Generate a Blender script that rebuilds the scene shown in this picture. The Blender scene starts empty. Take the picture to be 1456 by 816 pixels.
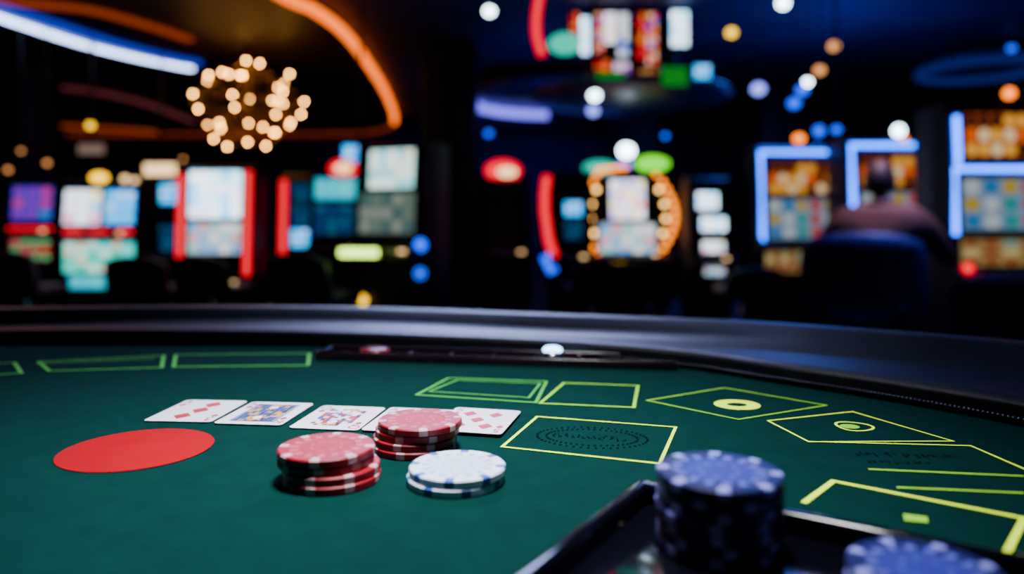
import bpy, bmesh, math, random
from mathutils import Vector, Matrix
random.seed(7)
TZ=0.76            # height of the felt above the floor
# ------------------------------------------------------------------ materials
def mat(name,col,rough=0.5,metal=0.0,var=0.15,scale=20,coat=0.0,bump=0.0,bscale=200,spec=0.5,glow=0.0):
    m=bpy.data.materials.new(name); m.use_nodes=True; nt=m.node_tree; b=nt.nodes['Principled BSDF']
    b.inputs['Roughness'].default_value=rough; b.inputs['Metallic'].default_value=metal
    b.inputs['Coat Weight'].default_value=coat; b.inputs['Specular IOR Level'].default_value=spec
    tc=nt.nodes.new('ShaderNodeTexCoord'); n=nt.nodes.new('ShaderNodeTexNoise'); n.inputs['Scale'].default_value=scale
    r=nt.nodes.new('ShaderNodeValToRGB'); r.color_ramp.elements[0].position=.3; r.color_ramp.elements[1].position=.7
    r.color_ramp.elements[0].color=tuple(c*(1-var) for c in col)+(1,)
    r.color_ramp.elements[1].color=tuple(min(1,c*(1+var)) for c in col)+(1,)
    nt.links.new(tc.outputs['Object'],n.inputs['Vector']); nt.links.new(n.outputs['Fac'],r.inputs['Fac'])
    nt.links.new(r.outputs['Color'],b.inputs['Base Color'])
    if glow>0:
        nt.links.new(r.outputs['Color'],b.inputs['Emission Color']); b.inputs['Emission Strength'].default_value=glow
    if bump>0:
        n2=nt.nodes.new('ShaderNodeTexNoise'); n2.inputs['Scale'].default_value=bscale; n2.inputs['Detail'].default_value=3
        bp=nt.nodes.new('ShaderNodeBump'); bp.inputs['Strength'].default_value=bump; bp.inputs['Distance'].default_value=0.001
        nt.links.new(tc.outputs['Object'],n2.inputs['Vector']); nt.links.new(n2.outputs['Fac'],bp.inputs['Height']); nt.links.new(bp.outputs['Normal'],b.inputs['Normal'])
    return m
def emi(name,col,s):
    m=bpy.data.materials.new(name); m.use_nodes=True; nt=m.node_tree; nt.nodes.clear()
    o=nt.nodes.new('ShaderNodeOutputMaterial'); e=nt.nodes.new('ShaderNodeEmission')
    e.inputs['Color'].default_value=tuple(col)+(1,); e.inputs['Strength'].default_value=s
    nt.links.new(e.outputs[0],o.inputs[0]); return m
def screen(name,bg,cols,nx,ny,s,seed=0.0,fill=.42):
    """slot machine display: grid of round coloured symbols on a background"""
    m=bpy.data.materials.new(name); m.use_nodes=True; nt=m.node_tree; nt.nodes.clear(); N=nt.nodes.new; L=nt.links.new
    o=N('ShaderNodeOutputMaterial'); e=N('ShaderNodeEmission'); e.inputs['Strength'].default_value=s
    uv=N('ShaderNodeTexCoord'); sc=N('ShaderNodeVectorMath'); sc.operation='MULTIPLY'; sc.inputs[1].default_value=(nx,ny,1)
    L(uv.outputs['UV'],sc.inputs[0])
    fl=N('ShaderNodeVectorMath'); fl.operation='FLOOR'; L(sc.outputs[0],fl.inputs[0])
    ad=N('ShaderNodeVectorMath'); ad.operation='ADD'; ad.inputs[1].default_value=(seed,seed*1.7,0); L(fl.outputs[0],ad.inputs[0])
    wn=N('ShaderNodeTexWhiteNoise'); wn.noise_dimensions='3D'; L(ad.outputs[0],wn.inputs['Vector'])
    rp=N('ShaderNodeValToRGB'); rp.color_ramp.interpolation='CONSTANT'
    el=rp.color_ramp.elements
    while len(el)<len(cols): el.new(0.5)
    for i,c in enumerate(cols): el[i].position=i/len(cols); el[i].color=tuple(c)+(1,)
    L(wn.outputs['Value'],rp.inputs['Fac'])
    fr=N('ShaderNodeVectorMath'); fr.operation='FRACTION'; L(sc.outputs[0],fr.inputs[0])
    ds=N('ShaderNodeVectorMath'); ds.operation='DISTANCE'; ds.inputs[1].default_value=(.5,.5,0); L(fr.outputs[0],ds.inputs[0])
    lt=N('ShaderNodeMath'); lt.operation='LESS_THAN'; lt.inputs[1].default_value=fill; L(ds.outputs['Value'],lt.inputs[0])
    mx=N('ShaderNodeMix'); mx.data_type='RGBA'; mx.inputs[6].default_value=tuple(bg)+(1,)
    L(lt.outputs[0],mx.inputs[0]); L(rp.outputs['Color'],mx.inputs[7]); L(mx.outputs[2],e.inputs['Color']); L(e.outputs[0],o.inputs[0])
    return m
# ------------------------------------------------------------------ mesh builder
class MB:
    def __init__(s): s.v=[]; s.f=[]; s.m=[]; s.sm=[]; s.uv=[]; s.mats=[]
    def mi(s,mt):
        if mt not in s.mats: s.mats.append(mt)
        return s.mats.index(mt)
    def add(s,V,F,mt,smooth=False,uvs=None,M=None):
        o=len(s.v)
        for p in V:
            p=Vector(p); s.v.append(M@p if M else p)
        for i,f in enumerate(F):
            s.f.append([o+k for k in f]); s.m.append(s.mi(mt[i] if isinstance(mt,list) else mt)); s.sm.append(smooth)
            s.uv.append(uvs[i] if uvs else None)
    def box(s,c,sz,mt,bev=0,M=None,seg=2):
        bm=bmesh.new(); bmesh.ops.create_cube(bm,size=1)
        for v in bm.verts: v.co=Vector((v.co.x*sz[0],v.co.y*sz[1],v.co.z*sz[2]))
        if bev>0: bmesh.ops.bevel(bm,geom=bm.edges[:],offset=bev,segments=seg,affect='EDGES',profile=.5)
        for v in bm.verts: v.co+=Vector(c)
        s.frombm(bm,mt,bev>0,M)
    def frombm(s,bm,mt,smooth=False,M=None):
        bm.verts.index_update(); s.add([v.co.copy() for v in bm.verts],[[v.index for v in f.verts] for f in bm.faces],mt,smooth,None,M); bm.free()
    def sphere(s,c,r,mt,n=12,M=None,sc=(1,1,1)):
        bm=bmesh.new(); bmesh.ops.create_uvsphere(bm,u_segments=n,v_segments=max(6,n//2+2),radius=r)
        for v in bm.verts: v.co=Vector((v.co.x*sc[0]+c[0],v.co.y*sc[1]+c[1],v.co.z*sc[2]+c[2]))
        s.frombm(bm,mt,True,M)
    def lathe(s,prof,mt,n=24,c=(0,0,0),M=None,smooth=True):
        V=[];F=[]
        for r,z in prof:
            for i in range(n):
                a=2*math.pi*i/n; V.append((c[0]+r*math.cos(a),c[1]+r*math.sin(a),c[2]+z))
        for j in range(len(prof)-1):
            for i in range(n):
                F.append([j*n+i,j*n+(i+1)%n,(j+1)*n+(i+1)%n,(j+1)*n+i])
        F.append(list(range(n))[::-1]); F.append([(len(prof)-1)*n+i for i in range(n)])
        s.add(V,F,mt,smooth,None,M)
    def tube(s,pts,r,mt,n=8,closed=False,M=None,flat=1.0):
        pts=[Vector(p) for p in pts]; V=[];F=[];K=len(pts)
        for i,p in enumerate(pts):
            a=pts[(i-1)%K] if (closed or i>0) else p; b=pts[(i+1)%K] if (closed or i<K-1) else p
            t=(b-a).normalized(); up=Vector((0,0,1)) if abs(t.z)<.9 else Vector((0,1,0))
            x=t.cross(up).normalized(); y=x.cross(t)
            for j in range(n):
                g=2*math.pi*j/n; V.append(p+x*math.cos(g)*r+y*math.sin(g)*r*flat)
        for i in range(K if closed else K-1):
            for j in range(n):
                F.append([i*n+j,i*n+(j+1)%n,((i+1)%K)*n+(j+1)%n,((i+1)%K)*n+j])
        if not closed: F.append(list(range(n))[::-1]); F.append([(K-1)*n+j for j in range(n)])
        s.add(V,F,mt,True,None,M)
    def prism(s,prof,x0,x1,mt,M=None):
        n=len(prof); V=[(x0,y,z) for y,z in prof]+[(x1,y,z) for y,z in prof]
        F=[[i,(i+1)%n,n+(i+1)%n,n+i] for i in range(n)]+[list(range(n))[::-1],[n+i for i in range(n)]]
        s.add(V,F,mt,False,None,M)
    def quad(s,P,mt,M=None): s.add(P,[[0,1,2,3]],mt,False,[[(0,0),(1,0),(1,1),(0,1)]],M)
    def poly(s,P,z,mt,M=None): s.add([(p[0],p[1],z) for p in P],[list(range(len(P)))],mt,False,None,M)
    def line(s,pts,w,z,mt,closed=True,M=None):
        P=[Vector((p[0],p[1])) for p in pts]; K=len(P); V=[];F=[]
        for i,p in enumerate(P):
            a=P[(i-1)%K] if (closed or i>0) else None; b=P[(i+1)%K] if (closed or i<K-1) else None
            d1=(p-a).normalized() if a is not None else (b-p).normalized(); d2=(b-p).normalized() if b is not None else d1
            n1=Vector((-d1.y,d1.x)); n2=Vector((-d2.y,d2.x)); m=(n1+n2).normalized(); k=min(2.5,1/max(.3,m.dot(n1)))
            for sg in (-1,1): q=p+m*k*sg*w/2; V.append((q.x,q.y,z))
        for i in range(K if closed else K-1):
            j=(i+1)%K; F.append([2*i,2*j,2*j+1,2*i+1])
        s.add(V,F,mt,False,None,M)
    def build(s,name,loc=(0,0,0),rz=0,parent=None,fix=True):
        me=bpy.data.meshes.new(name); me.from_pydata([tuple(v) for v in s.v],[],s.f)
        for m in s.mats: me.materials.append(m)
        uvl=me.uv_layers.new(name='UVMap')
        for i,p in enumerate(me.polygons):
            p.material_index=s.m[i]; p.use_smooth=s.sm[i]
            if s.uv[i]:
                for k,li in enumerate(p.loop_indices): uvl.data[li].uv=s.uv[i][k]
        if fix:
            bm=bmesh.new(); bm.from_mesh(me); bmesh.ops.recalc_face_normals(bm,faces=bm.faces); bm.to_mesh(me); bm.free()
        ob=bpy.data.objects.new(name,me); bpy.context.collection.objects.link(ob)
        ob.location=loc; ob.rotation_euler=(0,0,rz)
        if parent: ob.parent=parent
        return ob
def empty(name,loc=(0,0,0)):
    e=bpy.data.objects.new(name,None); e.location=loc; bpy.context.collection.objects.link(e); return e
def textmesh(txt,size):
    cu=bpy.data.curves.new('t','FONT'); cu.body=txt; cu.size=size; cu.align_x='CENTER'; cu.align_y='CENTER'
    ob=bpy.data.objects.new('t',cu); bpy.context.collection.objects.link(ob); bpy.context.view_layer.update()
    me=bpy.data.meshes.new_from_object(ob.evaluated_get(bpy.context.evaluated_depsgraph_get()))
    r=([v.co.copy() for v in me.vertices],[list(p.vertices) for p in me.polygons])
    bpy.data.objects.remove(ob); bpy.data.curves.remove(cu); bpy.data.meshes.remove(me); return r
def catmull(P,k=8,closed=True):
    P=[Vector(p) for p in P]; n=len(P); out=[]
    for i in range(n if closed else n-1):
        g=(lambda j:P[j%n]) if closed else (lambda j:P[max(0,min(n-1,j))])
        a,b,c,d=g(i-1),g(i),g(i+1),g(i+2)
        for j in range(k):
            t=j/k; out.append(.5*((2*b)+(c-a)*t+(2*a-5*b+4*c-d)*t*t+(-a+3*b-3*c+d)*t**3))
    if not closed: out.append(P[-1])
    return out
# ------------------------------------------------------------------ colours
felt=mat('felt_green',(0.0001,0.0235,0.0195),.95,0,.10,60,bump=.35,bscale=900,spec=.03)
yel=mat('print_yellow_glow',(0.60,0.86,0.0),.8,0,.08,80,spec=.2,glow=1.0)  # plain print with emission added so the lines look glowing
grn=mat('print_green_glow',(0.06,0.40,0.04),.85,0,.1,80,spec=.2,glow=.18)  # print colour plus a little added emission, not a light source
grm=mat('print_lime_glow',(0.25,0.62,0.01),.85,0,.1,80,spec=.2,glow=.32)  # lime print, brightened by added emission
dkg=mat('print_dark',(0.0002,0.007,0.008),.9,0,.1,80,spec=.02)
redp=mat('print_red',(0.30,0.0,0.008),.95,0,.04,60,spec=.02)
leather=mat('black_leather',(0.005,0.006,0.010),.40,0,.3,30,bump=.4,bscale=250,spec=.5)
blackg=mat('black_gloss',(0.003,0.003,0.005),.08,0,.2,10,coat=.6)
blackm=mat('black_matte',(0.005,0.005,0.009),.6,0,.2,10)
cheek=mat('cabinet_side',(0.002,0.003,0.008),.6,0,.2,10,spec=.15)
chrome=mat('chrome',(0.5,0.5,0.6),.2,1,.05,10)
gold=mat('brass',(0.5,0.3,0.08),.3,1,.1,10)
cab=mat('cabinet_dark',(0.006,0.008,0.026),.45,0,.2,6,spec=.2)
navy=mat('chair_navy',(0.007,0.014,0.085),.5,0,.2,20)
chairb=mat('chair_black',(0.008,0.010,0.028),.55,0,.2,20)
# ------------------------------------------------------------------ room
def slab(name,c,sz,m):
    b=MB(); b.box((0,0,0),sz,m); return b.build(name,c)
wallm=mat('wall_paint_navy',(0.006,0.012,0.07),.7,0,.35,1.2)
ceilm=mat('ceiling_paint',(0.008,0.013,0.085),.6,0,.3,1)
carp=mat('carpet',(0.02,0.012,0.02),.95,0,.7,3)
slab('floor',(-2,6.5,-.05),(19,22,.1),carp)
slab('ceiling',(-2,6.5,3.1),(19,22,.1),ceilm)
slab('wall_back',(-2,17.55,1.5),(19,.1,3.1),wallm)
slab('wall_front',(-2,-4.55,1.5),(19,.1,3.1),wallm)
slab('wall_left',(-11.55,6.5,1.5),(.1,22,3.1),wallm)
slab('wall_right',(7.55,6.5,1.5),(.1,22,3.1),wallm)
# soffit with orange cove strip
brown=mat('soffit_bronze',(0.018,0.005,0.008),.5,0,.3,1,spec=.25)
so=[(-9.9,4.3),(-5.5,4.3),(-3.2,4.75),(-2.33,5.6),(-2.0,6.6),(-1.86,6.95),(-1.77,7.82),(-1.83,9.6),(-1.985,11.73),(-2.32,14.4),(-2.87,15.7),(-3.8,16.2),(-6,16.3),(-9.9,16.3)]
sc=catmull([(p[0],p[1],0) for p in so],8,False)
b=MB(); n=len(sc)
V=[(p.x,p.y,2.96) for p in sc]+[(p.x,p.y,3.05) for p in sc]
b.add(V,[list(range(n))]+[[i,(i+1)%n,n+(i+1)%n,n+i] for i in range(n)],brown); b.build('ceiling_soffit')
orange=emi('cove_orange',(1,.145,.0),3.0); orange2=emi('cove_orange_dim',(1,.11,.003),.34); orange3=emi('cove_orange_low',(1,.10,.0),.22)
b=MB(); b.tube([(p.x,p.y,2.95) for p in sc[:73]],.05,orange,8); b.tube([(p.x,p.y,2.95) for p in sc[73:]],.04,orange3,8)
b.build('orange_cove_light')
def ribbon(name,pts,r,m,flat=.3,k=8):
    b=MB(); b.tube(catmull(pts,k,False),r,m,8,flat=flat); return b.build(name)
wneon=emi('neon_icewhite',(.42,.58,1),9); bneon=emi('neon_blue_dim',(.002,.05,.9),.7)
ribbon('neon_ceiling_strip',[(-5.3,5.6,2.93),(-5.08,6.5,2.93),(-4.97,7.1,2.93),(-4.78,8.17,2.93),(-4.45,8.95,2.93),(-4.12,9.42,2.93)],.058,wneon)
ribbon('blue_ceiling_strip',[(-5.05,5.6,2.94),(-4.83,6.5,2.94),(-4.68,7.1,2.94),(-4.45,8.1,2.94),(-4.15,8.8,2.94),(-3.92,9.15,2.94)],.10,bneon)
ribbon('bronze_ceiling_strip',[(-4.9,6.2,2.94),(-4.6,6.6,2.94),(-4.0,6.86,2.94),(-3.7,7.4,2.94),(-3.51,7.97,2.94)],.07,orange2)
ribbon('bronze_ceiling_strip',[(-7.9,10.6,2.93),(-7.5,10.7,2.93),(-6.5,10.8,2.93),(-6.08,11.97,2.93),(-6.2,14.2,2.93)],.09,emi('mauve_dim',(.5,.10,.12),.2))
ribbon('bronze_ceiling_strip',[(-9.8,14.5,2.93),(-8.9,15,2.93),(-7.7,15.8,2.93)],.1,orange2)
# round ceiling rings
def ring(name,c,R,r,m,a0=0,a1=360,disc=None):
    b=MB(); cl=(a1-a0)>=360; K=48
    pts=[(R*math.cos(math.radians(a0+(a1-a0)*i/K)),R*math.sin(math.radians(a0+(a1-a0)*i/K)),0) for i in range(K if cl else K+1)]
    b.tube(pts,r,m,8,closed=cl)
    if disc: b.lathe([(R*.97,.03),(R*1.02,.06),(R*1.0,.16),(R*.5,.18)],disc,40)
    for a in (45,165,285): 
        x=R*.8*math.cos(math.radians(a)); y=R*.8*math.sin(math.radians(a)); b.tube([(x,y,.1),(x,y,3.04-c[2])],.01,blackm,6)
    return b.build(name,c)
discm=mat('disc_blue',(0.008,0.012,0.10),.4,0,.2,3)
ring('ceiling_ring_light',(.62,10.6,2.72),1.22,.085,emi('neon_lavender',(.16,.15,1),2.4),92,188,discm)
ring('ceiling_ring_light',(5.75,9,2.82),.66,.05,emi('neon_blue_ring',(.004,.04,.5),.28),0,360,discm)
# ------------------------------------------------------------------ chandelier
b=MB(); gb=emi('bulb_gold',(1,.44,.08),60); rc=random.Random(21)
for Rr,z in ((.25,.36),(.5,.2),(.6,0),(.5,-.22),(.3,-.40)):
    b.tube([(Rr*math.cos(i*math.pi/16),Rr*math.sin(i*math.pi/16),z) for i in range(32)],.006,gold,6,closed=True)
pts=[]
for _ in range(20000):
    u=rc.uniform(-1,1); a=rc.uniform(0,6.283); q=math.sqrt(1-u*u); k=rc.uniform(.7,1); p=Vector((.68*q*math.cos(a)*k,.6*q*math.sin(a)*k,.52*u*k))
    if all(math.hypot(p.x-o.x,p.z-o.z)>.145 for o in pts): pts.append(p)
    if len(pts)>=36: break
for p in pts: b.sphere(p,.016,gb,8); b.tube([p*.95,p*.5],.003,gold,4)
for i in range(6):
    a=i*math.pi/3; c_,s_=math.cos(a),math.sin(a)
    b.tube([(0,0,.5),(.25*c_,.25*s_,.36),(.5*c_,.5*s_,.2),(.6*c_,.6*s_,0),(.5*c_,.5*s_,-.22),(.3*c_,.3*s_,-.40)],.006,gold,6)
b.tube([(0,0,-.1),(0,0,.76)],.012,gold,6); b.lathe([(.1,.73),(.08,.77)],gold,16); b.sphere((0,0,0),.04,gold,16)
b.build('chandelier',(-3.0,8.32,2.28))
# ------------------------------------------------------------------ slot machines
S={}
def SC(k,*a,**kw): S[k]=screen('screen_'+k,*a,**kw)
SC('whiteblue',(.30,.70,1),[(1,1,1),(.12,.5,1),(.9,.7,1),(.5,1,1)],5,4,3.8)
SC('pinkwhite',(.60,.8,1),[(1,.2,.5),(1,1,1),(.15,.5,1),(1,.8,.2)],3,3,2.4,seed=3)
SC('blue',(.0,.20,1),[(.02,.6,1),(.0,.06,1),(.3,.75,1)],3,3,2.2,seed=5)
SC('purple',(.03,.05,.8),[(.35,.03,.8),(.05,.3,1),(.9,.05,.4)],3,3,.7,seed=7)
SC('mint',(.05,.85,.65),[(.8,1,.9),(.0,.5,.4),(1,.5,.4),(.02,.8,.8)],6,4,1.5,seed=9)
SC('mintpale',(.45,.9,.9),[(.9,1,.9),(.2,.6,.7),(1,.8,.5),(.1,.7,.8)],5,4,1.8,seed=29)
SC('teal',(0,.55,.80),[(.0,.8,.95),(.02,.9,.9)],4,1,1.1,seed=11)
SC('tealdim',(.0,.06,.12),[(.0,.2,.4),(.0,.06,.3),(.08,.18,.2)],4,4,.55,seed=13)
SC('reels',(.32,.5,.75),[(.8,.9,1),(.02,.3,.8),(.8,.08,.06),(.02,.5,.5),(.8,.55,.05)],5,3,.45,seed=15)
SC('reelsw',(.55,.7,.85),[(1,1,1),(.1,.4,.9),(.9,.3,.3),(.3,.7,.7)],5,3,1.3,seed=16)
SC('reelsdim',(.25,.34,.30),[(.5,.6,.5),(.08,.25,.25),(.25,.4,.3)],5,3,.45,seed=17)
SC('orange',(.40,.07,.0),[(1,.45,.05),(.9,.12,.0),(1,.75,.4),(.04,.01,.01)],7,3,.8,seed=19,fill=.47)
SC('cream',(.5,.33,.12),[(.9,.7,.3),(.4,.10,.03),(.25,.5,.4)],5,3,.5,seed=21)
SC('redmix',(.30,.0,.005),[(1,.01,.01),(.05,.8,.3),(.9,.2,.2)],4,3,.7,seed=23)
SC('whitered',(.9,.85,1),[(1,1,1),(1,.12,.06),(1,.8,.3),(.4,.4,1)],5,4,2.4,seed=25)
SC('rainbow',(.05,.02,.12),[(1,.10,.01),(1,.6,.5),(.05,.2,1),(1,.4,.02),(.9,.0,.06),(.01,.01,.04)],3,9,1.4,seed=27,fill=.5)
SC('redsign',(.8,.0,.0),[(1,.0,.0),(1,.2,.02),(.8,.0,.03),(.1,0,.01)],2,6,1.2,seed=31,fill=.5)
SC('magenta',(.5,.06,.25),[(1,.2,.6),(.9,.75,1),(.2,.05,.6)],3,3,1.4,seed=33,fill=.5)
SC('bluewhite',(.05,.2,.8),[(.6,.8,1),(1,1,1),(.02,.1,.6)],2,6,1.4,seed=35,fill=.5)
E={}
for k,c,s in (('red',(1,.0,.022),1.9),('blue',(.0,.10,1),2.0),('iceblue',(.012,.13,1),9),('gold',(1,.22,.0),4.5),('goldw',(1,.5,.12),7),('yellow',(1,.55,.0),4),('green',(.0,.9,.04),1.0),
     ('lime',(.18,1,.0),1.9),('teal',(0,.7,.5),1.3),('white',(.65,.9,1),15),('limew',(.60,1,.12),5),('orange',(1,.20,.01),4.5),('warm',(1,.62,.28),2.8),('bdot',(.0,.08,1),3.0),('rdot',(1,.0,.015),2.4),('lav',(.22,.28,1),3),('tan',(1,.40,.12),2.0)):
    E[k]=emi('glow_'+k,c,s)
def slot(X,Y,Wd,H,scr,neon=(),lamps=(),zd=.62,rot=0,D=.42):
    b=MB(); h=Wd/2
    b.prism([(0,0.08),(.0,zd-.06),(-.13,zd-.03),(-.13,zd+.01),(0.0,zd+.05),(.06,H),(.14,H+.03),(D,H+.03),(D,.08)],-h,h,cab)
    b.box((0,D/2+.02,.04),(Wd*.92,D*.9,.08),blackm)
    for sx in (-1,1):   # side cheeks
        b.prism([(-.02,.1),(-.02,zd-.05),(-.15,zd-.02),(-.15,zd+.02),(-.02,zd+.07),(.04,H+.02),(.2,H+.045),(.2,.1)],sx*h-.012,sx*h+.012,cheek)
    yf=lambda z:(.06*(z-zd-.05)/(H-zd-.05) if z>zd+.05 else 0)
    for (x0,x1,z0,z1,k) in scr:
        m=S.get(k) or E[k]
        y0=yf(z0)-.015; y1=yf(z1)-.015; g=.015
        b.add([(x0-g,y0+.003,z0-g),(x1+g,y0+.003,z0-g),(x1+g,y1+.003,z1+g),(x0-g,y1+.003,z1+g),(x0-g,y0+.03,z0-g),(x1+g,y0+.03,z0-g),(x1+g,y1+.03,z1+g),(x0-g,y1+.03,z1+g)],
              [[0,1,2,3],[4,7,6,5],[0,4,5,1],[1,5,6,2],[2,6,7,3],[3,7,4,0]],blackg)
        b.quad([(x0,y0,z0),(x1,y0,z0),(x1,y1,z1),(x0,y1,z1)],m)
    for i in range(6):   # play buttons
        x=-h*.6+i*h*.24; b.box((x,-.075,zd+.034),(.045,.035,.018),E['warm'] if i==5 else chrome,.004)
    for (pts,r,k) in neon:
        b.tube([(p[0],yf(p[1])-.03,p[1]) for p in pts],r,E[k],8)
    for lp in lamps:
        x,z,rx,rz_,k=lp[:5]
        yy=yf(min(z,H))-.03 if z<H else .1
        if len(lp)>5: yy=lp[5]
        elif z>H: b.tube([(x,.1,H),(x,.1,z)],.012,blackm,6)
        b.sphere((x,yy,z),1,E[k],14,sc=(rx,min(rx,rz_,.04),rz_))
    return b.build('slot_machine',(X,Y,0),rot)
slot(-5.46,8.32,.56,1.48,[(-.24,.22,.98,1.36,'purple'),(-.24,.22,.52,.76,'redmix')],[([(-.25,.88),(.25,.88)],.014,'red')],zd=.82)
slot(-4.105,7.28,.80,1.34,[(-.36,.0,.93,1.27,'pinkwhite'),(.05,.34,.93,1.27,'blue'),(-.35,.35,.45,.76,'mint'),(-.29,.13,.29,.42,'teal')],[([(-.33,.855),(-.16,.855)],.024,'red'),([(-.1,.855),(.1,.855)],.016,'red'),([(.2,.855),(.33,.855)],.024,'red')],
     [(-.06,1.40,.09,.05,'yellow'),(.2,1.385,.035,.035,'warm'),(.30,1.37,.03,.03,'warm'),(.17,.36,.045,.045,'white')],zd=.80)
slot(-2.756,6.76,.70,1.44,[(-.24,.24,.99,1.42,'whiteblue'),(-.24,.24,.66,.94,'reelsw')],[([(-.31,1.39),(-.31,.45)],.030,'red'),([(.31,1.42),(.31,.46)],.030,'red')],zd=.36)
slot(-3.97,8.5,.5,1.48,[(-.15,.15,1.17,1.4,'blue'),(-.17,.17,.62,.92,'tealdim')],zd=.55)
slot(-2.08,7.28,.48,1.4,[(-.12,.1,1.16,1.33,'tealdim'),(-.12,.14,.70,.88,'blue'),(-.12,.14,.92,1.12,'tealdim')],[([(-.2,1.37),(-.2,.45)],.032,'red')],[(.155,1.09,.045,.045,'rdot')],zd=.36)
slot(-1.48,6.24,.48,1.33,[(-.21,.2,1.14,1.32,'teal'),(-.21,.2,.84,1.10,'tealdim')],[],[(.02,1.41,.13,.08,'red'),(.03,1.41,.07,.04,'warm',.05)],zd=.7)
slot(-.90,5.3,.56,1.50,[(-.18,.2,1.19,1.47,'mintpale'),(-.25,.22,.86,1.155,'reelsdim')],[],[(.29,.78,.045,.045,'bdot'),(.29,.58,.04,.04,'blue'),(-.2,.37,.035,.035,'yellow')],zd=.70,rot=-math.radians(24))
b=MB(); b.box((0,-.16,0),(.28,.03,.055),E['limew'],.01); b.tube([(0,-.16,0),(0,.0,-.02)],.03,blackm)
b.build('button_deck_lamp',(-1.03,5.2,.73),-math.radians(10))
slot(-.07,7.28,.5,1.38,[],[],[(0,1.47,.19,.11,'red'),(.03,1.45,.10,.05,'warm',.045)],zd=.62,rot=.2)
slot(.50,6.24,.34,1.36,[(-.05,.1,1.0,1.12,'blue'),(-.05,.1,.8,.95,'tealdim')],[([(-.2,1.34),(-.22,1.2),(-.22,1.04),(-.19,.8),(-.13,.62)],.036,'red'),([(-.22,.66),(-.17,.56),(-.15,.52)],.04,'bdot')],[],zd=.62)
# centre machine with golden bulb arches
def arch(sx): return [(sx*(.30+.17*math.sin(math.pi*i/11)),1.42-.80*i/11) for i in range(12)]
slot(1.155,7.28,.84,1.40,[(-.17,.17,.98,1.37,'whitered'),(-.28,.27,.60,.93,'reelsw')],[([(-.30,1.42),(-.30,1.47),(0,1.50)],.02,'gold')],
     [(x,z,.028,.030,'gold') for sx in (-1,1) for (x,z) in arch(sx)]+[(x*.80,z,.026,.028,'goldw') for sx in (-1,1) for (x,z) in arch(sx)[2:10:2]]+
     [(-.27,1.50,.17,.07,'teal'),(.26,1.54,.18,.08,'lime'),(0,1.67,.08,.07,'white'),(-.02,1.53,.08,.05,'blue'),(-.10,.49,.08,.05,'yellow')],zd=.60)
slot(1.84,6.76,.38,1.34,[(-.12,.07,1.07,1.22,'whiteblue'),(-.09,.14,.87,.99,'whiteblue'),(-.08,.12,.67,.77,'pinkwhite'),(-.06,.12,.46,.55,'reelsw')],zd=.58)
fr=lambda x,zt,zl,zr:[([(-x,zl),(-x,zt),(x,zt),(x,zr)],.022,'iceblue')]
slot(2.57,6.5,.76,1.6,[(-.28,.31,1.20,1.47,'orange'),(-.29,.31,.80,1.15,'reels'),(-.32,.02,.50,.74,'cream')],fr(.35,1.57,.70,1.22),[(.02,1.70,.05,.04,'orange'),(.2,1.77,.045,.045,'bdot')],zd=.74)
slot(3.18,6.03,.80,1.62,[(-.3,.33,1.24,1.49,'orange'),(-.3,.33,.88,1.19,'reels'),(-.3,.1,.5,.74,'cream')],fr(.37,1.58,1.0,1.24),[(.06,1.71,.045,.045,'white'),(.10,1.64,.03,.03,'orange')],zd=.74)
slot(3.20,4.68,.78,1.68,[(-.28,.30,1.36,1.64,'orange'),(-.31,.31,.89,1.22,'reels'),(-.33,.31,.66,.83,'cream')],
     [([(-.34,1.62),(-.34,1.31)],.017,'iceblue'),([(.35,1.28),(-.36,1.28),(-.37,.86)],.017,'iceblue')],[(-.30,.645,.033,.033,'rdot'),(.05,1.78,.035,.035,'orange')],zd=.58)
# signs
def sign(name,c,w,h,m,back=.05):
    b=MB(); b.box((0,back/2,0),(w+.04,back,h+.04),blackm,.01); b.quad([(-w/2,-.004,-h/2),(w/2,-.004,-h/2),(w/2,-.004,h/2),(-w/2,-.004,h/2)],m)
    b.tube([(0,back/2,h/2),(0,back/2,3.04-c[2])],.012,blackm,6); return b.build(name,c)
sign('hanging_sign',(-1.33,6.4,1.54),.3,.16,S['blue'])
sign('hanging_sign',(-3.80,7.9,1.52),.34,.12,E['warm'])
sign('hanging_sign',(-4.6,8.0,1.75),.28,.1,emi('dimwarm',(.8,.5,.4),.3))
# pillars
pil=mat('pillar_panel',(0.004,0.005,0.020),.5,0,.2,3,spec=.2)
for x,y,w in ((-.72,8.7,.62),(1.9,11.5,.7),(4.1,11.2,.8),(-6.4,9.5,.7)):
    b=MB(); b.box((0,0,1.5),(w,w,3.0),pil,.04); b.box((0,0,.08),(w+.06,w+.06,.16),blackg,.02); b.box((0,0,2.86),(w+.08,w+.08,.1),blackm,.02); b.build('pillar',(x,y,0))
# hanging video display
b=MB()
b.lathe([(.55,-.05),(.95,0.02),(1.0,.06),(.95,.10),(.5,.12)],discm,48,c=(0,0,0))
b.box((0,0,.45),(.9,.25,.7),blackm,.03)
for x0,x1,z0,z1,k in ((-.60,-.52,.62,.84,'redsign'),(-.50,-.42,.44,.80,'whiteblue'),(-.37,-.28,.46,.84,'rainbow'),(-.27,-.16,.55,.84,'whitered'),(-.14,-.04,.42,.84,'bluewhite'),(.05,.12,.40,.84,'redsign'),(.14,.24,.34,.84,'rainbow'),(.38,.54,.52,.86,'whiteblue'),(-.18,-.03,.20,.36,'magenta'),(.06,.24,.24,.30,'orange'),(-.36,-.22,.26,.38,'redsign')):
    b.box(((x0+x1)/2,-.16,(z0+z1)/2),(x1-x0+.03,.05,z1-z0+.03),blackg,.005); b.quad([(x0,-.19,z0),(x1,-.19,z0),(x1,-.19,z1),(x0,-.19,z1)],S[k])
gsc=emi('screen_green',(.0,.45,.03),.5)
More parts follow.
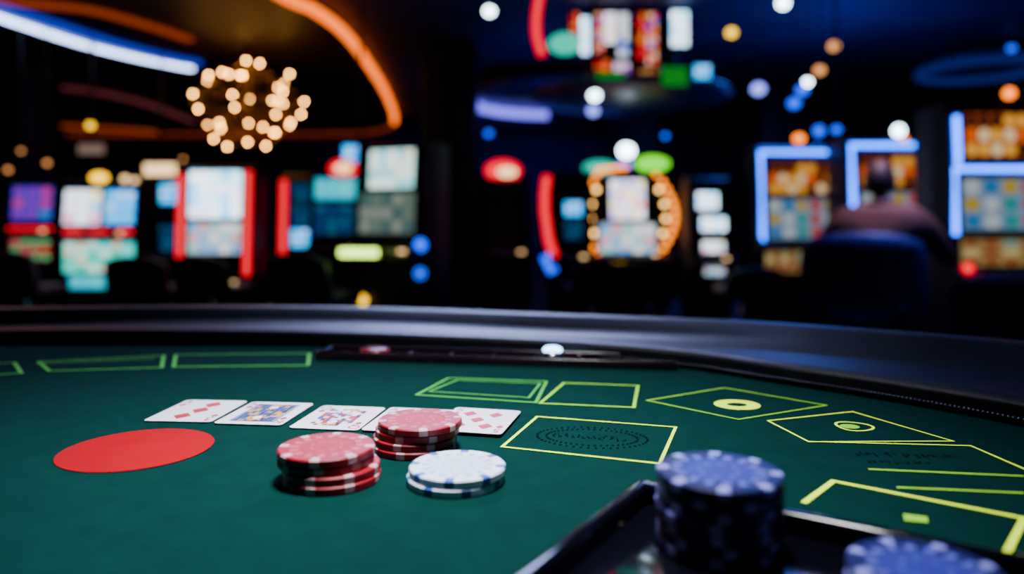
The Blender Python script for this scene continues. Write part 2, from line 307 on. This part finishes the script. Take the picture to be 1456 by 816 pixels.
for x0,x1,z0,z1,k in ((-.44,-.2,.04,.10,'green'),(.12,.34,-.02,.14,'green'),(.40,.54,.04,.16,'blue')):
    b.quad([(x0,-1.0,z0),(x1,-1.0,z0),(x1,-1.0,z1),(x0,-1.0,z1)],gsc if k=='green' else S['blue'])
    b.box(((x0+x1)/2,-.985,(z0+z1)/2),(x1-x0+.02,.02,z1-z0+.02),blackg)
for x in (-.4,.4): b.tube([(x,0,.8),(x,0,.93)],.02,blackm)
b.build('hanging_video_display',(1.17,7.3,2.14))
b=MB(); b.tube(catmull([(.26,6.5,3.04),(.22,6.5,2.8),(.22,6.5,2.6),(.27,6.5,2.43)],6,False),.035,E['red']); b.build('red_neon_strip')
# pendant lamps
for X,Y,z,k,r in ((-.2,6.5,2.82,'white',.045),(1.95,6.5,2.63,'yellow',.045),(2.41,6.5,2.89,'white',.05),(2.86,6.5,2.51,'tan',.045),(2.86,6.8,2.36,'tan',.045),(2.625,6.5,2.19,'white',.035),(2.54,6.4,2.10,'bdot',.05),(2.43,6.3,1.97,'bdot',.05),(2.19,6.5,2.13,'lav',.06),(.69,6.1,2.0,'white',.045),(.71,6.4,1.92,'lav',.05),(.47,6.5,2.53,'teal',.11),
     (-4.15,7.2,1.9,'yellow',.035),(-.75,7.28,1.70,'orange',.04),(-4.64,7.3,1.54,'tan',.025),(-4.9,7.3,1.66,'tan',.02),(-6.2,9,1.6,'tan',.03),(2.2,10.5,2.2,'bdot',.04),(5.6,8.2,2.9,'bdot',.04),
     (-.9,12,1.9,'tan',.03),(-3.4,12,1.62,'tan',.04),(-5.4,12,2.0,'tan',.03),(4.6,11,2.1,'bdot',.05),(-.35,11,2.3,'bdot',.05),(2.75,6.2,1.73,'bdot',.035),(-7.2,11,1.75,'orange',.03)):
    b=MB(); b.sphere((0,0,0),r,E[k],12,sc=(1.35 if r>.1 else 1,1,.85)); b.tube([(0,0,r*.7),(0,0,3.04-z)],.006,blackm,5); b.lathe([(r*.5,r*.6),(.02,r*.6+.04)],blackm,12)
    b.build('pendant_light',(X,Y,z))
# ------------------------------------------------------------------ chairs
def chair(X,Y,top=.9,w=.5,rot=0,m=chairb):
    b=MB(); sh=.46
    b.box((0,0,sh-.045),(w*.92,.46,.09),m,.03,seg=3)
    V=[];F=[];K=10;R=5
    for j in range(R+1):
        z=sh-.02+(top-sh+.02)*j/R
        for i in range(K+1):
            u=-1+2*i/K; x=u*w/2*(1-.10*(j/R)**3); zz=z-(.05*abs(u)**3 if j==R else 0); y=-.25-.07*j/R+.07*u*u
            V.append((x,y,zz))
    n=len(V); V+=[(v[0]*1.0,v[1]-.07,v[2]) for v in V]
    for j in range(R):
        for i in range(K):
            a=j*(K+1)+i; F.append([a,a+1,a+K+2,a+K+1]); F.append([n+a,n+a+K+1,n+a+K+2,n+a+1])
    rim=[i for i in range(K+1)]+[j*(K+1)+K for j in range(1,R+1)]+[R*(K+1)+i for i in range(K-1,-1,-1)]+[j*(K+1) for j in range(R-1,0,-1)]
    for q in range(len(rim)): a,c=rim[q],rim[(q+1)%len(rim)]; F.append([a,n+a,n+c,c])
    b.add(V,F,m,True)
    b.tube([(0,0,.03),(0,0,sh-.08)],.035,chrome,12); b.lathe([(.24,0),(.24,.015),(.05,.05)],chrome,28)
    for sx in (-1,1): b.tube([(sx*w*.3,-.2,sh-.07),(sx*w*.3,-.28,sh-.04),(sx*w*.3,-.29,sh+.05)],.018,blackm,8)
    return b.build('casino_chair',(X,Y,0),rot)
chair(2.03,4.22,.88,.64,-math.radians(28),navy)
for X,Y,t,w,r,m in ((-2.72,5.5,.70,.42,.1,chairb),(-2.25,5.6,.70,.42,-.1,chairb),(-1.32,5.0,.74,.46,-.3,chairb),(.62,5.6,.66,.42,.1,navy),(1.08,5.7,.66,.44,-.1,chairb),(-3.75,5.6,.74,.45,.1,chairb),(1.75,5.5,.62,.42,0,chairb)):
    chair(X,Y,t,w,r,m)
# ------------------------------------------------------------------ seated person (back to camera)
skin=mat('skin',(.35,.17,.11),.5,0,.1,20); jacket=mat('jacket_brown',(.055,.020,.011),.75,0,.3,25); trous=mat('trousers',(.01,.012,.02),.8,0,.2,25); hair=mat('hair_dark',(.010,.007,.008),.6,0,.3,60); shoe=mat('shoe',(.008,.008,.008),.3,0,.1,20)
def skinned(verts,edges,rad,sub=2):
    me=bpy.data.meshes.new('sk'); me.from_pydata(verts,edges,[]); ob=bpy.data.objects.new('sk',me); bpy.context.collection.objects.link(ob)
    md=ob.modifiers.new('s','SKIN'); 
    for i,r in enumerate(rad):
        me.skin_vertices[0].data[i].radius=(r if isinstance(r,tuple) else (r,r)); me.skin_vertices[0].data[i].use_root=(i==0)
    md.use_smooth_shade=True
    s=ob.modifiers.new('u','SUBSURF'); s.levels=sub; s.render_levels=sub
    bpy.context.view_layer.update(); ev=ob.evaluated_get(bpy.context.evaluated_depsgraph_get()); m2=bpy.data.meshes.new_from_object(ev)
    r=([v.co.copy() for v in m2.vertices],[list(p.vertices) for p in m2.polygons]); bpy.data.objects.remove(ob); return r
P=MB()
jv=[(0,0,.58),(0,-.03,.69),(0,-.02,.82),(0,.02,.94),(0,.04,1.02),(0,.06,1.09),
    (.20,.02,.95),(.31,.14,.77),(.37,.34,.72),(.385,.43,.705),
    (-.20,.02,.95),(-.30,.12,.77),(-.20,.32,.72),(-.18,.41,.705),
    (.10,.05,.55),(.15,.44,.53),(.15,.46,.12),(.16,.60,.05),
    (-.10,.05,.55),(-.15,.44,.53),(-.15,.46,.12),(-.16,.60,.05)]
je=[(0,1),(1,2),(2,3),(3,4),(4,5),(3,6),(6,7),(7,8),(8,9),(3,10),(10,11),(11,12),(12,13),(0,14),(14,15),(15,16),(16,17),(0,18),(18,19),(19,20),(20,21)]
jr=[(.17,.13),(.17,.125),(.19,.13),(.18,.12),.07,.055,.095,.068,.05,.03,.095,.068,.05,.03,.09,.068,.05,.04,.09,.068,.05,.04]
V,F=skinned(jv,je,jr)
ms=[]
for f in F:
    c=sum((V[i] for i in f),Vector())/len(f)
    if c.z>1.035 and abs(c.x)<.09: ms.append(skin)
    elif c.z>.66 and c.y>.40: ms.append(skin)
    elif c.z<.11: ms.append(shoe)
    elif c.z<.60: ms.append(trous)
    else: ms.append(jacket)
P.add(V,F,ms,True)
for sx,w0 in ((1,Vector((.385,.43,.705))),(-1,Vector((-.18,.41,.705)))):
    d=Vector((.1*sx,.99,-.12)).normalized(); s=Vector((1,0,0))
    pv=[w0-d*.01,w0+d*.04,w0+d*.085]; V,F=skinned([tuple(p) for p in pv],[(0,1),(1,2)],[(.026,.02),(.040,.016),(.038,.014)],2); P.add(V,F,skin,True)
    for k,(o,l) in enumerate(((-.03,.062),(-.01,.075),(.011,.070),(.031,.055))):
        a=w0+d*.08+s*o; q=[a,a+d*l*.45+Vector((0,0,.004)),a+d*l*.8+Vector((0,0,-.010)),a+d*l+Vector((0,0,-.028))]
        V,F=skinned([tuple(p) for p in q],[(0,1),(1,2),(2,3)],[.010,.0095,.0085,.007],1); P.add(V,F,skin,True)
    a=w0+d*.03-s*sx*.03; q=[a,a-s*sx*.025+d*.025,a-s*sx*.03+d*.055+Vector((0,0,-.01))]; V,F=skinned([tuple(p) for p in q],[(0,1),(1,2)],[.013,.011,.009],1); P.add(V,F,skin,True)
hc=Vector((0,.075,1.18)); bm=bmesh.new(); bmesh.ops.create_uvsphere(bm,u_segments=32,v_segments=24,radius=1)
for v in bm.verts:
    x,y,z=v.co; 
    t=max(0,-z); x*=1-.25*t; y2=y*(1-.12*t)+(.10*t if y>0 else .12*t)
    nose=math.exp(-((x/.12)**2+((z+.10)/.22)**2)) if y>0 else 0
    eye=sum(math.exp(-(((x-e)/.16)**2+((z-.08)/.12)**2)) for e in (-.38,.38)) if y>0 else 0
    mouth=math.exp(-((x/.28)**2+((z+.48)/.06)**2)) if y>0 else 0
    y2+=.22*nose-.08*eye-.04*mouth
    v.co=Vector((x*.078,y2*.098,z*.118))+hc
P.frombm(bm,skin,True)
for sx in (-1,1):
    P.sphere((sx*.079,.07,1.17),.028,skin,12,sc=(.4,.75,1.15)); P.sphere((sx*.03,.163,1.19),.011,blackg,8)
bm=bmesh.new(); bmesh.ops.create_uvsphere(bm,u_segments=32,v_segments=24,radius=1)
dl=[v for v in bm.verts if (v.co.y>.35 and v.co.z<.45) or v.co.z<-.62 or (v.co.y>-.05 and v.co.z<.0)]
bmesh.ops.delete(bm,geom=dl,context='VERTS')
for v in bm.verts:
    w=1+.03*math.sin(v.co.x*25)*math.sin(v.co.z*19); v.co=Vector((v.co.x*.086*w,v.co.y*.107*w-.004,v.co.z*.127*w))+hc
P.frombm(bm,hair,True)
P.tube([(.065*math.cos(a*math.pi/8),.03+.06*math.sin(a*math.pi/8),1.045) for a in range(16)],.018,jacket,8,closed=True)
P.build('seated_man',(2.13,4.24,0),-math.radians(28))
# ------------------------------------------------------------------ poker table
table=empty('poker_table',(0,0,0))
inn=[(-1.25,.40),(-1.13,.75),(-.93,.93),(-.685,.985),(-.45,.985),(-.252,.972),(-.025,.922),(.11,.872),(.205,.815),(.2645,.755),(.341,.679),(.412,.588),(.47,.47),(.51,.25),(.51,-.1),(.40,-.42),(.1,-.6),(-.5,-.65),(-1.05,-.45),(-1.28,0)]
out=[(-1.43,.44),(-1.28,.85),(-1.02,1.02),(-.728,1.075),(-.453,1.105),(-.20,1.085),(.06,1.005),(.20,.965),(.314,.929),(.39,.89),(.464,.844),(.56,.77),(.63,.60),(.68,.32),(.68,-.15),(.54,-.55),(.15,-.76),(-.55,-.81),(-1.18,-.6),(-1.46,0)]
ci=catmull([(x,y,0) for x,y in inn],8); co=catmull([(x,y,0) for x,y in out],8); n=len(ci)
b=MB(); V=[(p.x,p.y,TZ) for p in ci]+[(p.x,p.y,TZ-.04) for p in ci]
b.add(V,[list(range(n)),[n+i for i in range(n)][::-1]]+[[i,(i+1)%n,n+(i+1)%n,n+i] for i in range(n)],felt); b.build('felt_top',parent=table)
b=MB(); prof=[(0,-.03),(0.0,.012),(.015,.017),(.10,.018),(.30,.019),(.50,.021),(.62,.028),(.72,.0385),(.82,.0415),(.93,.034),(1.0,.014),(1.02,-.02),(1.0,-.06),(.9,-.09),(.5,-.10),(.0,-.08)]
V=[];F=[];q=len(prof)
for i in range(n):
    for t,z in prof: p=ci[i]+(co[i]-ci[i])*t; V.append((p.x,p.y,TZ+z))
for i in range(n):
    for j in range(q): F.append([i*q+j,i*q+(j+1)%q,((i+1)%n)*q+(j+1)%q,((i+1)%n)*q+j])
b.add(V,F,leather,True); b.build('padded_rail',parent=table)
b=MB(); cen=Vector((-.4,.2,0)); tr=[cen+(p-cen)*.992 for p in ci]; b.tube([(p.x,p.y,TZ+.0025) for p in tr],.0028,blackg,8,closed=True)
dimch=mat('dark_chrome',(.12,.12,.16),.35,1,.1,20)
for i in range(0,n):
    for f_ in (0,.25,.5,.75):
        p=tr[i].lerp(tr[(i+1)%n],f_)
        if p.x>.1 and p.y>.3: b.sphere((p.x,p.y,TZ+.0050),.0013,dimch,6)
b.build('edge_trim',parent=table)
b=MB(); V=[]; 
for i in range(n): 
    p=cen+(co[i]-cen)*.9; V.append((p.x,p.y,TZ-.08))
for i in range(n):
    p=cen+(co[i]-cen)*.82; V.append((p.x,p.y,TZ-.22))
b.add(V,[[i,(i+1)%n,n+(i+1)%n,n+i] for i in range(n)]+[[n+i for i in range(n)]],blackm)
for x in (-.95,.15): b.lathe([(.28,0),(.28,.03),(.10,.08),(.08,.3),(.12,.56)],blackg,28,c=(x,.2,0))
b.build('pedestal_base',parent=table)
# printed layout
z0=TZ+.0006
b=MB()
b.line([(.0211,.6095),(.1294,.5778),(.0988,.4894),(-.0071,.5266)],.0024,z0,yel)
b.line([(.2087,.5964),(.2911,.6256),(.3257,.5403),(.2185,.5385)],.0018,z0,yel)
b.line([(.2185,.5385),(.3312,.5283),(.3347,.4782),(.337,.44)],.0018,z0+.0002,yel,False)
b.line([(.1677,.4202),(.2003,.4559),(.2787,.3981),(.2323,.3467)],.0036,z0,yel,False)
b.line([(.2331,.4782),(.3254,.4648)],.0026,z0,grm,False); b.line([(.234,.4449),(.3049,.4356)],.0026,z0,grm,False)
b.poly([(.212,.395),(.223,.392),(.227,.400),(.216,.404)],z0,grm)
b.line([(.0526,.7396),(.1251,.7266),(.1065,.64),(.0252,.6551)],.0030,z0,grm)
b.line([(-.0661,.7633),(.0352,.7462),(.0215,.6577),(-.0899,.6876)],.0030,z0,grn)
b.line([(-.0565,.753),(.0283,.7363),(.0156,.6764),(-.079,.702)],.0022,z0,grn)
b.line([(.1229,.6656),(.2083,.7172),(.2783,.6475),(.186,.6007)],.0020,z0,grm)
b.line([(-.4134,.8995),(-.2518,.9093),(-.232,.832),(-.381,.8238)],.004,z0,grn)
b.line([(-.5522,.8533),(-.4258,.8946),(-.3925,.8197),(-.506,.80)],.004,z0,grn)
b.line([(-.548,.842),(-.428,.876)],.003,z0,grn,False)
b.line([(-.70,.80),(-.5775,.849),(-.529,.7886),(-.66,.735)],.004,z0,grn)
cir=lambda cx,cy,rx,ry,k=40:[(cx+rx*math.cos(2*math.pi*i/k),cy+ry*math.sin(2*math.pi*i/k)) for i in range(k)]
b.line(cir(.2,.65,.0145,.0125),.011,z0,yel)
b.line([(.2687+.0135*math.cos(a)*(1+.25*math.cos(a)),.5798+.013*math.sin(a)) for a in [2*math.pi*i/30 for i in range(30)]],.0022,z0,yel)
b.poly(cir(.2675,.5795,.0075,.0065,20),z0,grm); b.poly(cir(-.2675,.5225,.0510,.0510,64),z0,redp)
rs=random.Random(4)
for rx,ry in ((.041,.027),(.034,.021)):
    for i in range(48):
        a=2*math.pi*i/48; x=.060+rx*math.cos(a); y=.551+ry*math.sin(a)-.1*rx*math.cos(a); s=.0010; b.poly([(x-s,y-s),(x+s,y-s*.6),(x+s,y+s),(x-s*.5,y+s)],z0,dkg)
for cx,cy,nn,hh,sl in ((.060,.551,13,.006,-.25),(.275,.508,16,.005,-.1),(.262,.492,10,.003,-.1)):   # worn ornamental scribbles
    for i in range(nn):
        x=cx+(i-nn/2)*.0042; y=cy+sl*(x-cx); q=[(x+rs.uniform(-.002,.002),y+rs.uniform(-hh,hh)) for _ in range(4)]; b.line(q,.0009,z0,dkg,False)
def txt(t,size,x,y,z,m,a=0,mb=None):
    V,F=textmesh(t,size); (mb or b).add(V,F,m,False,None,Matrix.Translation((x,y,z))@Matrix.Rotation(a,4,'Z'))
b.build('printed_layout',parent=table,fix=False)
# ------------------------------------------------------------------ chips
def chipmats(n,base,spot,inlay,ringc):
    return [mat(n+'_base',base,.42,0,.08,150,spec=.4),mat(n+'_spot',spot,.45,0,.05,150,spec=.4),mat(n+'_inlay',inlay,.5,0,.25,400,spec=.35),mat(n+'_ring',ringc,.45,0,.1,150,spec=.35)]
RD=chipmats('red_chip',(.26,.0,.009),(.55,.30,.33),(.30,.004,.015),(.46,.06,.08))
WH=chipmats('white_chip',(.62,.70,.86),(.015,.08,.34),(.46,.62,.84),(.26,.42,.72))
BL=chipmats('blue_chip',(.002,.003,.065),(.24,.27,.72),(.014,.020,.24),(.09,.11,.50))
R=.03; T=.0052
def chips(name,X,Y,cnt,M,z=TZ,jit=.0015,offs=None):
    b=MB(); N=64
    for c in range(cnt):
        dx,dy=(random.uniform(-jit,jit),random.uniform(-jit,jit)) if c<cnt-1 else (0,0)
        if offs and c<len(offs): dx,dy=offs[c]
        zb=c*T+.0002; ro=random.randint(0,N-1)
        prof=[(0,.0),(R-.0008,0),(R,.0008),(R,T*.33),(R,T*.67),(R,T-.0009),(R-.0008,T-.0001),(R*.80,T-.0001),(R*.76,T-.0001),(R*.60,T-.0001),(R*.56,T-.0004),(R*.34,T-.0004),(R*.30,T-.0004),(0.0002,T-.0004)]
        V=[];F=[];ms=[]
        for r,zz in prof:
            for i in range(N): a=2*math.pi*i/N; V.append((dx+r*math.cos(a),dy+r*math.sin(a),zb+zz))
        for j in range(len(prof)-1):
            for i in range(N):
                F.append([j*N+i,j*N+(i+1)%N,(j+1)*N+(i+1)%N,(j+1)*N+i]); k=(i+ro)%8
                if 1<=j<=6: ms.append(M[1] if k in (3,4) else M[0])
                elif j==7: ms.append(M[0])
                elif j==8: ms.append(M[3] if (i+ro)%4<2 else M[0])
                elif j==9: ms.append(M[2])
                elif j in (10,): ms.append(M[2])
                elif j==11: ms.append(M[3] if (i+ro)%8<4 else M[2])
                elif j==12: ms.append(M[2])
                else: ms.append(M[0])
        b.add(V,F,ms,False)
    return b.build(name,(X,Y,z))
chips('red_poker_chip_stack',-.117,.462,4,RD,offs=[(.004,-.002),(.0035,-.001),(-.0005,.001)])
chips('red_poker_chip_stack',-.066,.526,4,RD,offs=[(-.004,-.001),(-.0035,0),(-.002,.001)])
chips('white_poker_chip_stack',-.034,.457,2,WH)
chips('blue_poker_chip_stack',.1015,.359,7,BL,z=TZ+.0035,jit=.0008)
chips('blue_poker_chip_stack',.170,.300,3,BL,z=TZ+.0035,jit=.0008)
# ------------------------------------------------------------------ near chip tray
def tray(name,cx,cy,L,Wd,rot,h=.012,wall=.006,m=blackg,z=TZ,extra=None):
    b=MB(); b.box((0,0,.0016),(L,Wd,.003),m,.001)
    for sx in (-1,1): b.box((sx*(L/2-wall/2),0,h/2),(wall,Wd,h),m,.0035,seg=4)
    for sy in (-1,1): b.box((0,sy*(Wd/2-wall/2),h/2),(L,wall,h),m,.0035,seg=4)
    if extra: extra(b)
    return b.build(name,(cx,cy,z),rot)
a=-math.radians(32); bx=Vector((math.cos(a),math.sin(a))); nx=Vector((bx.y,-bx.x)); c0=Vector((.073,.424))+bx*.15+nx*.10
traym=mat('tray_black',(0.002,0.002,0.005),.10,0,.2,10,spec=.4)
tray('black_chip_tray',c0.x,c0.y,.30,.20,a,h=.014,wall=.009,m=traym)
def ex(b):
    for i in range(1,8): b.box((-.2+i*.05,0,.004),(.003,.044,.006),blackg)
    b.lathe([(.016,.003),(.018,.005),(.018,.010),(.012,.012)],mat('maroon_disc',(.16,.01,.01),.25,0,.1,30),24,c=(-.145,.0,0))
    b.lathe([(.012,.003),(.014,.006),(.013,.012),(.006,.014)],chrome,24,c=(.07,.0,0)); b.sphere((.07,0,.015),.007,emi('tray_highlight',(.3,.65,1),10),10,sc=(1.7,1,.7))  # glowing bead added as the bright highlight on the tray
tray('dealer_chip_tray',-.022,.862,.42,.054,-.15,h=.010,wall=.004,m=mat('maroon_gloss',(.014,.004,.010),.22,0,.1,20,coat=.3),z=TZ,extra=ex)
# ------------------------------------------------------------------ playing cards
cw,ch=.057,.071
paper=mat('card_paper',(.70,.70,.78),.5,0,.02,50); cr=mat('card_red',(.42,.0,.014),.5,0,.05,50); ck=mat('card_black',(.01,.01,.015),.5,0,.05,50); cb=mat('card_blue',(.008,.04,.26),.5,0,.05,50); cy=mat('card_gold',(.65,.32,.01),.5,0,.05,50)
def rrect(w,h,r,k=5):
    o=[]
    for sx,sy,a0 in ((1,1,0),(-1,1,90),(-1,-1,180),(1,-1,270)):
        for i in range(k+1): a=math.radians(a0+90*i/k); o.append((sx*(w/2-r)+r*math.cos(a),sy*(h/2-r)+r*math.sin(a)))
    return o
def card(BLx,BLy,deg,rank,kind,z):
    b=MB(); o=rrect(cw,ch,.004); n=len(o)
    b.add([(x,y,0) for x,y in o]+[(x,y,.0005) for x,y in o],[list(range(n))[::-1],[n+i for i in range(n)]]+[[i,(i+1)%n,n+(i+1)%n,n+i] for i in range(n)],paper)
    zt=.0007; col=cr if kind!='black' else ck
    dia=lambda x,y,s,m=cr:b.poly([(x-s*.75,y),(x,y-s),(x+s*.75,y),(x,y+s)],zt,m)
    for sg in (1,-1):
        txt(rank,.013,-sg*.0225,sg*.027,zt,col,0 if sg>0 else math.pi,b); dia(-sg*.0225,sg*.0165,.0042,col)
    if kind=='dia3':
        for x,y in ((-.004,-.019),(.002,0),(.004,.019)): dia(x,y,.0098)
    elif kind=='dia5':
        for x,y in ((-.011,-.017),(.011,-.017),(0,0),(-.011,.017),(.011,.017)): dia(x,y,.0082)
    elif kind in ('king','black','queen'):
        if kind=='king': b.line([(-.018,-.027),(.018,-.027),(.018,.027),(-.018,.027)],.0014,zt,cb)
        rr=random.Random(11); pal=[cb,cy,ck,cb,cb,cy] if kind=='king' else [paper,cr,ck,paper,cb,cr]
        for i in range(8):
            for j in range(12):
                m=pal[rr.randint(0,5)]
                if m is paper: continue
                x=-.0168+i*.0042; y=-.0258+j*.0043; b.poly([(x,y),(x+.0041,y+.0003),(x+.0038,y+.0042),(x+.0002,y+.0040)],zt,m)
        for sg in (1,-1): b.poly(cir(0,sg*.016,.0045,.0055,16),zt+.0001,paper); b.line(cir(0,sg*.016,.0045,.0055,16),.0008,zt+.00015,ck); b.poly([(-.005,sg*.021),(.005,sg*.021),(.006,sg*.026),(.002,sg*.0235),(0,sg*.0265),(-.002,sg*.0235),(-.006,sg*.026)],zt+.0002,cy)
    ar=math.radians(deg); u=Vector((math.cos(ar),math.sin(ar))); v=Vector((-u.y,u.x)); c=Vector((BLx,BLy))+u*cw/2+v*ch/2
    return b.build('playing_card',(c.x,c.y,TZ+z),ar,fix=False)
card(-.300,.594,-4,'3','dia3',.0008); card(-.2399,.586,-6,'K','king',.0010); card(-.1758,.5738,-8,'Q','queen',.0008)
card(-.1171,.5645,-10,'A','dia3',.0016); card(-.0636,.5613,-13,'5','dia5',.0026)
# ------------------------------------------------------------------ lamp over table
b=MB(); b.lathe([(.26,0),(.20,.10),(.08,.16),(.02,.18)],blackm,32); b.tube([(0,0,.17),(0,0,1.22)],.008,blackm,6)
b.build('pendant_lamp',(.02,.50,1.83))
def area(name,loc,size,en,col,rot=(0,0,0),spread=180):
    l=bpy.data.lights.new(name,'AREA'); l.shape='DISK'; l.size=size; l.energy=en; l.color=col; l.spread=math.radians(spread)
    o=bpy.data.objects.new(name,l); o.location=loc; o.rotation_euler=[math.radians(a) for a in rot]; bpy.context.collection.objects.link(o); return o
area('table_lamp_light',(.02,.50,1.81),.22,4.5,(.96,.95,1),(0,7,0),54)
area('fill_blue',(2.3,3.6,2.95),.8,30,(.06,.15,1),(0,0,0),70)  # unseen fill added to light chair, person and rail blue
area('rail_fill_cool',(-.3,3.6,2.95),1.6,40,(.42,.50,1),(-42,0,0),70)  # unseen fill added for the cool highlight along the rail
area('fill_blue',(3.0,8.2,2.95),1.2,70,(.05,.15,1))  # added fill for the blue ambience around the right machines
area('person_fill_warm',(2.15,4.1,2.95),.3,5,(1,.5,.25),(0,0,0),34)  # added fill that brightens the seated man, no fixture
area('fill_amber',(-4,5.5,2.85),1,8,(1,.45,.2))  # weak orange fill added over the left side
area('ceiling_fill_blue',(3.3,7.4,1.9),1.5,24,(.03,.10,1),(180,0,0))  # added upward fill that turns the right ceiling blue, no cove here
area('ceiling_fill_blue',(.6,9.0,1.9),1.5,7,(.05,.10,1),(180,0,0))  # upward fill added to tint the middle ceiling
area('ceiling_fill_blue',(-.6,6.0,2.2),.8,1.2,(.08,.10,1),(180,0,0))  # faint upward fill added, no fixture
area('wall_fill_blue',(0,14.5,2.95),2,50,(.03,.08,1),(40,0,0))  # added fill for a dark blue glow on the back wall
# ------------------------------------------------------------------ world + camera
w=bpy.data.worlds.new('World'); bpy.context.scene.world=w; w.use_nodes=True; w.node_tree.nodes['Background'].inputs[0].default_value=(.01,.015,.04,1); w.node_tree.nodes['Background'].inputs[1].default_value=.3
cd=bpy.data.cameras.new('Camera'); cam=bpy.data.objects.new('Camera',cd); bpy.context.collection.objects.link(cam)
cam.location=(0,0,TZ+.16); cam.rotation_euler=(math.radians(90),0,0)
cd.sensor_width=36; cd.lens=36*1040/1456; cd.shift_y=-(408-320)/1456; cd.clip_start=.01
cd.dof.use_dof=True; cd.dof.focus_distance=.55; cd.dof.aperture_fstop=cd.lens/1000/.0100
bpy.context.scene.camera=cam
